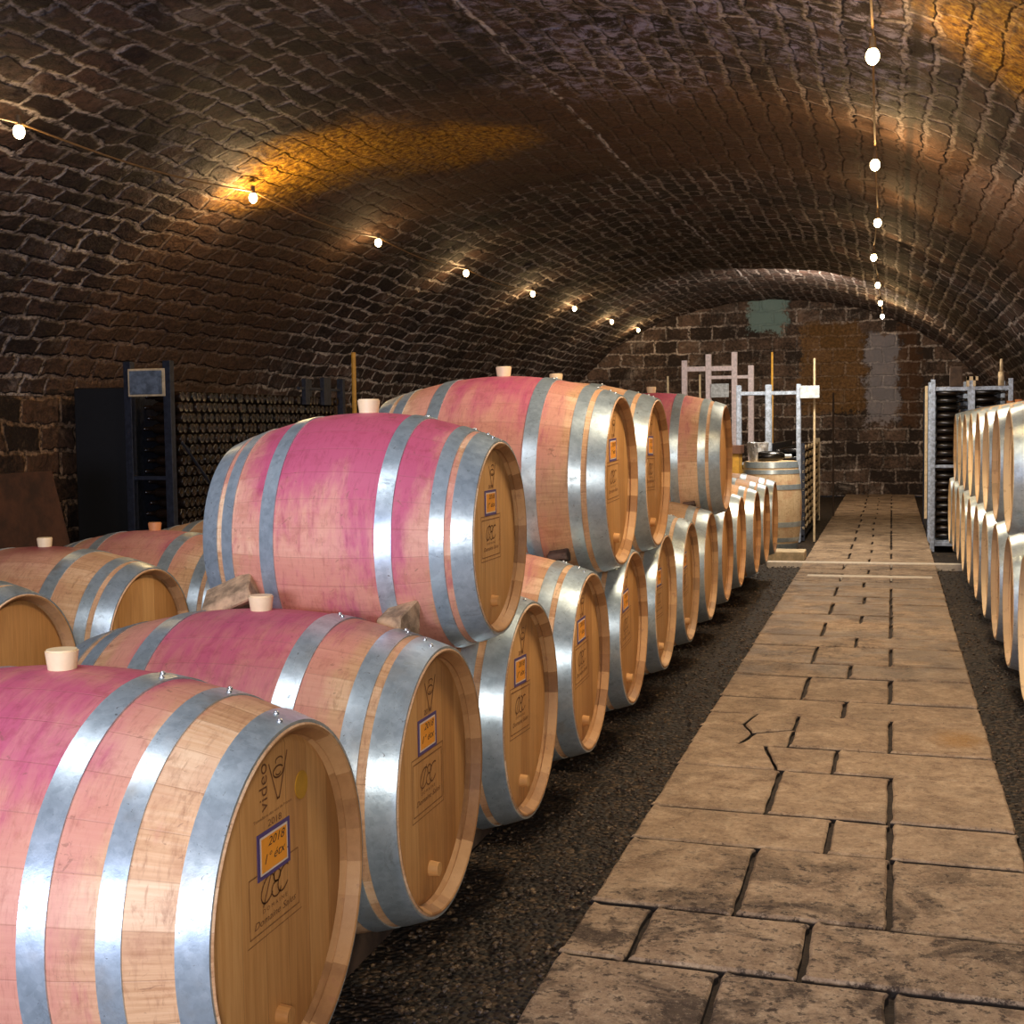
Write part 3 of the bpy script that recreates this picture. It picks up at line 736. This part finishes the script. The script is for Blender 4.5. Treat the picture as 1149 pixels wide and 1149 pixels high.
wedge((-1.13, 2.99, ZT-.045), (.25, .12, PI*.92), (.07, .085, .10), 'wedge', 'pale split wooden wedge under the right part of the small stacked barrel')
wedge((-1.13, 4.61, ZT-.03), (.2, .1, PI), (.07, .07, .06), 'wedge_dark', 'dark wooden wedge under the large magenta topped stacked barrel')
wedge((-1.13, 7.80, ZT-.03), (.2, .1, PI), (.07, .07, .05), 'wedge_dark', 'dark wooden wedge under the furthest stacked barrel on the left')

# runners the barrels lie on
def runner(x, y0, y1, label, top=ZB-.365):
    bm = bmesh.new(); box(bm, x-.045, x+.045, y0, y1, 0.0, top, bevel=.006)
    tag(link('wooden_runner', bm, 'timber'), label, 'beam', 'runners under the barrels')
runner(XRIM-.33, 1.6, 12.1, 'dark timber runner under the left row, nearest the path')
runner(XRIM-.65, 1.6, 12.1, 'dark timber runner under the left row, furthest from the path')
runner(-2.66-.33, 3.2, 6.5, 'dark timber runner under the second rank, nearest the path')
runner(-2.62-.65, 3.2, 6.5, 'dark timber runner under the second rank, furthest from the path')
runner(.505+.30, 5.1, 13.2, 'dark timber runner under the right rows, nearest the path')
runner(.505+.65, 5.1, 13.2, 'dark timber runner under the right rows, beside the wall')

# ------------------------------------------------------------------ bottles and racks
def bottle_mesh(mat):
    bm = bmesh.new()
    lathe_x(bm, [(0, 0), (.002, .030), (.0, .036), (.006, .039), (.19, .039), (.215, .030), (.235, .0155), (.29, .0145), (.292, .0165), (.30, .0165), (.30, 0)], 14)
    return bm
bproto = link('wine_bottle', bottle_mesh('bottle'), 'bottle', None, True)
bcount = 0
def put_bottle(loc, rz, label, group, parent=None):
    global bcount
    o = bproto if bcount == 0 else bproto.copy()
    if bcount: C.objects.link(o)
    bcount += 1
    o.location = loc; o.rotation_euler = (0, 0, rz); tag(o, label, 'bottle', group)
def stuff_bottles(name, spots, rz, label, mat='bottle'):
    bm = bmesh.new()
    for p in spots:
        b = bottle_mesh('bottle'); me = bpy.data.meshes.new('x'); b.to_mesh(me); b.free()
        me.transform(Matrix.Translation(p) @ Matrix.Rotation(rz, 4, 'Z')); bm.from_mesh(me); bpy.data.meshes.remove(me)
    tag(link(name, bm, mat, None, True), label, 'bottles', kind='stuff')

# left rack of bottles lying with their bases to the aisle
XF = -5.0
lr = empty('bottle_rack', (XF-.17, 10.2, 0)); tag(lr, 'long dark metal rack full of bottles against the left wall', 'rack')
def bar(name, x0, x1, y0, y1, z0, z1, mat, par, lab=None):
    bm = bmesh.new(); box(bm, x0, x1, y0, y1, z0, z1, bevel=.003)
    o = link(name, bm, mat); 
    if par: o.parent = par; o.matrix_parent_inverse = Matrix.Translation(-Vector(par.location))
    if lab: o['label'] = lab
    return o
YA0, YA1 = 8.85, 11.8
for (y, x) in ((8.72, XF-.02), (8.72, XF-.34), (11.84, XF), (11.84, XF-.34)):
    bar('post', x-.03, x+.03, y-.03, y+.03, 0, 1.84 if y < 9 else 1.80, 'rack_dark', lr)
bar('shelf', XF-.36, XF+.0, 8.70, 11.87, .05, .08, 'rack_dark', lr)
bar('cross_bar', XF-.34, XF, 8.70, 8.74, .98, 1.01, 'rack_dark', lr)
bar('cross_bar', XF-.34, XF, 8.70, 8.74, 1.62, 1.65, 'rack_dark', lr)
bar('back_panel', XF-.40, XF-.37, 8.80, 11.87, .05, 1.60, 'rack_dark', lr)
bar('top_rail', XF-.02, XF+.01, 10.9, 11.86, 1.68, 1.705, 'rack_dark', lr)
bar('post', XF-.02, XF+.02, 11.0, 11.09, 1.55, 1.78, 'rack_dark', lr); bar('post', XF-.02, XF+.02, 11.4, 11.56, 1.55, 1.80, 'rack_dark', lr)
bm = bmesh.new(); tube(bm, (XF+.03, 8.80, 1.25), (XF+.03, 9.7, .55), .010); o = link('brace', bm, 'rack_dark'); o.parent = lr; o.matrix_parent_inverse = Matrix.Translation(-lr.location)
p1 = bar('sign_board', XF-.31, XF-.05, 8.670, 8.685, 1.60, 1.77, 'slate', lr)
bar('sign_frame', XF-.33, XF-.03, 8.684, 8.695, 1.585, 1.785, 'batten', lr)
spots = []
nz = 19
for r in range(nz):
    zz = 1.585-r*.078; off = .0 if r % 2 else .0415
    if zz < .12: break
    for cI in range(34):
        yy = 8.84+off+cI*.0865
        if yy > 11.78: continue
        spots.append((zz, yy))
vis = [(z, y) for z, y in spots if z > .72 and (y < 11.8)]
def seen(z, y):
    # bottles hidden behind the small stacked barrel are left to the bulk
    px = 1000-1512*5/(.962*(y*.962+5*.272)); py = 472-(z-EYE)*1512/(y*.962+5*.272)
    return py < 468 or px < 245-max(0, (py-520))*.1 or py < 475+max(0, 290-px)*1.0
vis = sorted([s for s in vis if seen(*s)], key=lambda s: s[1])
indiv = vis[:250]; rest = [s for s in spots if s not in set(indiv)]
for z, y in indiv:
    put_bottle((XF+random.uniform(-.012, .012), y, z), PI, 'dark wine bottle lying in the long left rack, base towards the aisle', 'bottles in the left rack')
stuff_bottles('bottle_pile', [(XF+random.uniform(-.012, .012), y, z) for z, y in rest], PI, 'remaining dark bottles low and far in the long left rack')

# end of rack: bottle shoulders seen through the frame
def rack(x0, y0, wd, dp, ht, label, mat='rack', shelfz=None, rows=0):
    r = empty('bottle_rack', (x0+wd/2, y0+dp/2, 0)); tag(r, label, 'rack')
    for y in (y0, y0+dp):
        for f in (0, .5, 1):
            w2 = .022 if f != .5 else .032
            x = x0+wd*f; bar('post', x-w2, x+w2, y-.02, y+.02, 0, ht, mat, r)
        bar('cross_bar', x0, x0+wd, y-.014, y+.014, ht-.115, ht-.075, mat, r)
        bar('cross_bar', x0, x0+wd, y-.014, y+.014, ht*.49, ht*.49+.03, mat, r)
        bar('cross_bar', x0, x0+wd, y-.014, y+.014, .06, .10, mat, r)
    for x in (x0, x0+wd):
        bar('side_rail', x-.012, x+.012, y0, y0+dp, ht-.115, ht-.08, mat, r)
        bar('side_rail', x-.012, x+.012, y0, y0+dp, .06, .10, mat, r)
    bar('shelf', x0, x0+wd, y0, y0+dp, .10, .12, mat, r)
    return r
RX0, RY0 = .40, 14.35
rr = rack(RX0, RY0, .74, 1.0, 1.75, 'blue grey metal rack of lying bottles beyond the right barrels')
rr2 = rack(RX0+.0, RY0+1.55, .74, 1.9, 1.70, 'darker bottle rack behind the blue grey one, furthest on the right', 'rack_dark')
rest = []
for r in range(20):
    zz = .165+r*.0765
    for cI in range(2):
        put_bottle((RX0+.03+.36*cI, RY0+.06, zz), 0, 'dark bottle lying sideways in the blue grey rack', 'bottles in the right rack')
    for j in range(1, 11):
        rest.append((RX0+.01, RY0+.06+j*.084, zz)); 
        if j % 2: rest.append((RX0+.38, RY0+.06+j*.084, zz))
    for j in range(22): rest.append((RX0+.01, RY0+1.62+j*.080, zz))
stuff_bottles('bottle_pile', rest, 0, 'dark bottles filling the depth of the two right racks', 'bottle_blue')
bar('pole', RX0-.05, RX0-.02, 15.62, 15.66, 0.25, 1.72, 'batten', rr2, 'pale wooden pole')
# things on the right rack
def tagbox(name, x0, x1, y0, y1, z0, z1, mat, label, cat, bev=.004):
    bm = bmesh.new(); box(bm, x0, x1, y0, y1, z0, z1, bevel=bev); o = link(name, bm, mat); tag(o, label, cat); return o
TB = 1.75-.075
tagbox('wooden_block', .56, .68, 14.33, 14.45, TB, TB+.20, 'timber', 'brown block standing on the top bar of the right metal rack', 'block')
bm = bmesh.new(); box(bm, .72, .745, 14.32, 14.40, TB, TB+.10); box(bm, .78, .805, 14.32, 14.40, TB, TB+.10); box(bm, .72, .83, 14.32, 14.42, TB+.06, TB+.10)
tag(link('wooden_stool_toy', bm, 'batten'), 'small pale wooden trestle on the top bar of the right metal rack', 'trestle')
bpy.data.objects['wooden_stool_toy'].name = 'wooden_trestle'
bm = bmesh.new(); tube(bm, (1.05, 14.36, TB), (1.05, 14.36, TB+.14), .03, .028, 12); tube(bm, (1.05, 14.36, TB+.14), (1.05, 14.36, TB+.27), .018, .014, 12)
tag(link('pale_bottle', bm, 'batten', None, True), 'pale upright slim bottle on the top bar of the right metal rack', 'bottle')

# racks at the far left of the path
mr = rack(-1.66, 15.30, .66, .11, 1.76, 'pale grey metal frame rack behind the upright barrel', 'rack')
bar('notice_plate', -.98, -.77, 15.25, 15.265, 1.60, 1.74, 'card', mr)
wr = empty('bottle_rack', (-.98, 17.1, 0)); tag(wr, 'low rack of stacked bottles with wavy pale glint strips along the path', 'rack')
bar('post', -1.0, -.94, 18.75, 18.81, 0, 1.12, 'batten', wr, 'pale wooden end post'); bar('post', -1.0, -.94, 15.46, 15.50, 0, 1.1, 'rack_dark', wr)
bar('shelf', -1.32, -.95, 15.46, 18.8, .04, .07, 'rack_dark', wr); bar('back_panel', -1.34, -1.31, 15.46, 18.8, .04, 1.10, 'rack_dark', wr)
for r in range(11):
    z0 = .14+r*.090; bm = bmesh.new()
    n = 60
    for side in (0,):
        ring_prev = None
        for i in range(n+1):
            y = 15.45+3.25*i/n; z = z0+.018*math.sin(i*.55+r*.9)+.008*math.sin(i*1.7)
            ring = [bm.verts.new((-.945, y, z)), bm.verts.new((-.945, y, z+.020)), bm.verts.new((-.965, y, z+.020)), bm.verts.new((-.965, y, z))]
            if ring_prev:
                for q in range(4): bm.faces.new((ring_prev[q], ring[q], ring[(q+1) % 4], ring_prev[(q+1) % 4]))
            ring_prev = ring
    o = link('wavy_glint_strip', bm, 'batten'); o.parent = wr; o.matrix_parent_inverse = Matrix.Translation(-wr.location)  # pale strips added in place of the glints on the bottle bases
stuff_bottles('bottle_pile', [(-.965, 15.56+j*.083+(.04 if r % 2 else 0), .12+r*.090) for r in range(11) for j in range(38)], PI, 'dark bottles stacked between the wavy glint strips of the low rack')
# tall pale pinkish frame behind
pf = empty('tall_frame', (-2.7, 17.0, 0)); tag(pf, 'tall pale pinkish open frame standing against the end of the cellar', 'frame')
S17 = lambda px: -(1000-px)*.962*(16.9)/1512
for px, top in ((766, 2.13), (794, 2.20), (824, 2.22), (843, 2.05)):
    x = S17(px); bar('post', x-.035, x+.035, 17.0-.03, 17.03, 0, top, 'rack_pink', pf)
bar('cross_bar', S17(766), S17(824), 16.98, 17.02, 1.99, 2.05, 'rack_pink', pf)
bar('cross_bar', S17(796), S17(845), 16.98, 17.02, 1.89, 1.93, 'rack_pink', pf)
bar('notice_plate', S17(797), S17(818), 16.94, 16.955, 1.66, 1.83, 'card', pf)
for px, py0, py1, yy, m, lab in ((866, 394, 440, 15.9, 'crate', 'thin orange wooden pole standing up behind the pale metal rack'), (914, 402, 500, 15.40, 'batten', 'thin pale pole rising at the right of the pale metal rack'),
                        (744, 418, 520, 16.6, 'batten', 'short thin pale pole left of the tall pinkish frame'), (782, 417, 520, 16.6, 'batten', 'thin pale pole between the posts of the tall pinkish frame'), (935, 440, 560, 19.2, 'timber', 'thin dark pole by the far end of the low bottle rack')):
    dp = yy*.962+.4; x = -(1000-px)*.962*dp/1512; x = min(x, -.5)
    top = EYE+(472-py0)*dp/1512
    bm = bmesh.new(); tube(bm, (x, yy, 0), (x, yy, top), .013, seg=8); tag(link('pole', bm, m), lab, 'pole')
bm = bmesh.new(); tube(bm, (-4.90, 11.92, 0), (-4.90, 11.92, 2.05), .022, seg=8)
tag(link('pipe', bm, 'crate'), 'thin yellowish pipe rising at the far end of the left bottle rack', 'pipe')

# ochre crate
cr = empty('crate', (-1.95, 15.2, 0)); tag(cr, 'ochre crate with a brown lid left of the upright barrel', 'crate')
bar('box_body', -2.25, -1.62, 14.95, 15.30, 0, 1.00, 'crate', cr); bar('lid', -2.28, -1.60, 14.93, 15.32, 1.0, 1.09, 'crate_top', cr)

# upright barrel used as a table
def upright():
    b = make_barrel(.93, .275, .325, 'close', False, None)
    for ch in list(b.children):
        if ch.name.startswith('bung'): bpy.data.objects.remove(ch)
    b.rotation_euler = (0, PI/2, .4); b.location = (-1.24, 14.55, .465+.0)
    tag(b, 'upright pale oak barrel used as a table at the end of the left row', 'barrel'); setp(b, 0, 0, .8, .3)
upright()
# silver ice bucket with crumpled foil
bm = bmesh.new()
tube(bm, (-1.36, 14.45, .93), (-1.36, 14.45, 1.13), .085, .11, 20)
for v in bm.verts:
    v.co.x += random.uniform(-.008, .008); v.co.y += random.uniform(-.008, .008)
bmesh.ops.subdivide_edges(bm, edges=bm.edges[:], cuts=3, use_grid_fill=True)
for v in bm.verts:
    n = mn.noise_vector(v.co*28)*.014; v.co += n
tag(link('ice_bucket', bm, 'foil'), 'crinkled shiny silver bucket on top of the upright barrel', 'bucket')
bl = empty('magnum_bottle', (-1.20, 14.4, .985)); tag(bl, 'big black bottle lying on the upright barrel beside the silver bucket', 'bottle')
bm = bmesh.new(); lathe_x(bm, [(0, 0), (.0, .045), (.01, .055), (.20, .055), (.25, .04), (.28, .02), (.33, .018), (.33, 0)], 20)
o = link('glass_body', bm, 'bottle', bl, True); bl.rotation_euler = (0, 0, .2)
bm = bmesh.new(); lathe_x(bm, [(.27, .0215), (.345, .0195), (.35, .019), (.35, 0)], 16); link('neck_foil', bm, 'card', bl, True)
for o_ in bl.children: o_.location = (-.16, 0, 0)
# plank, debris
bm = bmesh.new(); box(bm, -1.42, -.80, 13.10, 13.42, 0, .10, bevel=.006); tag(link('plank', bm, 'floorboard'), 'thick pale plank lying at the foot of the upright barrel', 'plank')
bm = bmesh.new(); bmesh.ops.create_icosphere(bm, subdivisions=3, radius=.11)
for v in bm.verts:
    v.co += mn.noise_vector(v.co*22)*.035; v.co.z *= .35
o = link('crumpled_wrapper', bm, 'card'); o.location = (-1.22, 11.75, .04); tag(o, 'crumpled whitish plastic wrapper on the gravel near the left row', 'wrapper')

# rusty board at the left wall, black block put in for the dark gap next to the rack
bm = bmesh.new(); vs = [(-4.9, 6.0, .0), (-4.9, 7.5, 0), (-4.95, 7.18, 1.10), (-4.95, 6.0, 1.10)]
f0 = [bm.verts.new(v) for v in vs]; f1_ = [bm.verts.new((v[0]-.04, v[1], v[2])) for v in vs]
bm.faces.new(f0); bm.faces.new(f1_[::-1])
for i in range(4): j = (i+1) % 4; bm.faces.new((f0[j], f0[i], f1_[i], f1_[j]))
tag(link('rusty_board', bm, 'rustboard'), 'dark rusty brown board standing before the left wall', 'board')
bm = bmesh.new(); box(bm, -5.86, -5.42, 8.80, 9.3, 0, 1.66, bevel=.01)
MAT['black'] = simple('gap_black', (.006, .006, .007), .7)
tag(link('dark_gap_block', bm, 'black'), 'black block put in for the shaded gap left of the bottle rack', 'dark gap')

# ------------------------------------------------------------------ string lights
def festoon(pos, drop, label, group, wlabel, powers):
    wire = bmesh.new(); pts = []
    pp = [(pos[0][0], pos[0][1]-2.6, pos[0][2])]+list(pos)+[(pos[-1][0], min(24.8, pos[-1][1]+1.0), pos[-1][2])]
    for p, q in zip(pp, pp[1:]):
        for k in range(10):
            f = k/10; pts.append((p[0]+(q[0]-p[0])*f, p[1]+(q[1]-p[1])*f, p[2]+(q[2]-p[2])*f+drop-.05*math.sin(PI*f)))
    for p, q in zip(pts, pts[1:]): tube(wire, p, q, .006, seg=6, cap=False)
    tag(link('lighting_cable', wire, 'cable'), wlabel, 'cable')
    for i, (x, y, z) in enumerate(pos):
        r = empty('festoon_bulb', (x, y, z)); tag(r, label[i], 'light bulb', group)
        bm = bmesh.new(); m = Matrix.Diagonal((1, 1, 1.25, 1)); bmesh.ops.create_uvsphere(bm, u_segments=16, v_segments=12, radius=.030, matrix=m)
        link('glass_globe', bm, 'glow', r, True)
        bm = bmesh.new(); tube(bm, (0, 0, .030), (0, 0, .085), .017, .015, 12); tube(bm, (0, 0, .03), (0, 0, max(.06, drop)), .006, seg=6)
        link('socket', bm, 'bulb_cap', r)
        l = bpy.data.lights.new('bulb_light', 'POINT'); l.energy = powers[i]; l.color = (1.0, .66, .30); l.shadow_soft_size = .04
        lo = bpy.data.objects.new('bulb_light', l); C.objects.link(lo); lo.location = (x, y, z-.07)
ZL = 2.94
rp = [(-.09, 6.25), (-.11, 8.86), (-.12, 11.43), (-.18, 13.82), (-.17, 16.63), (-.16, 19.14), (-.15, 21.58)]
festoon([(x, y, ZL) for x, y in rp], .12, ['%s glowing bulb of the right string over the path' % n for n in ('nearest', 'second, brightest', 'third', 'fourth', 'fifth', 'sixth', 'last and lowest')],
        'bulbs of the right light string', 'brown cable with bulbs running above the path', [12, 22, 9, 8, 8, 8, 26])
lp = [(-4.38, 6.17, 2.90), (-4.38, 8.85, 2.98), (-4.38, 11.28, 2.97), (-4.38, 13.84, 2.97), (-4.38, 16.62, 3.0), (-4.38, 18.95, 3.0), (-4.38, 21.62, 3.0), (-4.38, 24.0, 3.02)]
festoon(lp, .045, ['%s small glowing bulb of the left string under the vault' % n for n in ('leftmost,', 'second', 'third', 'fourth', 'fifth', 'sixth', 'seventh', 'last')],
        'bulbs of the left light string', 'thin brown cable with bulbs along the left side of the vault', [5, 24, 6, 6, 6, 7, 8, 9])
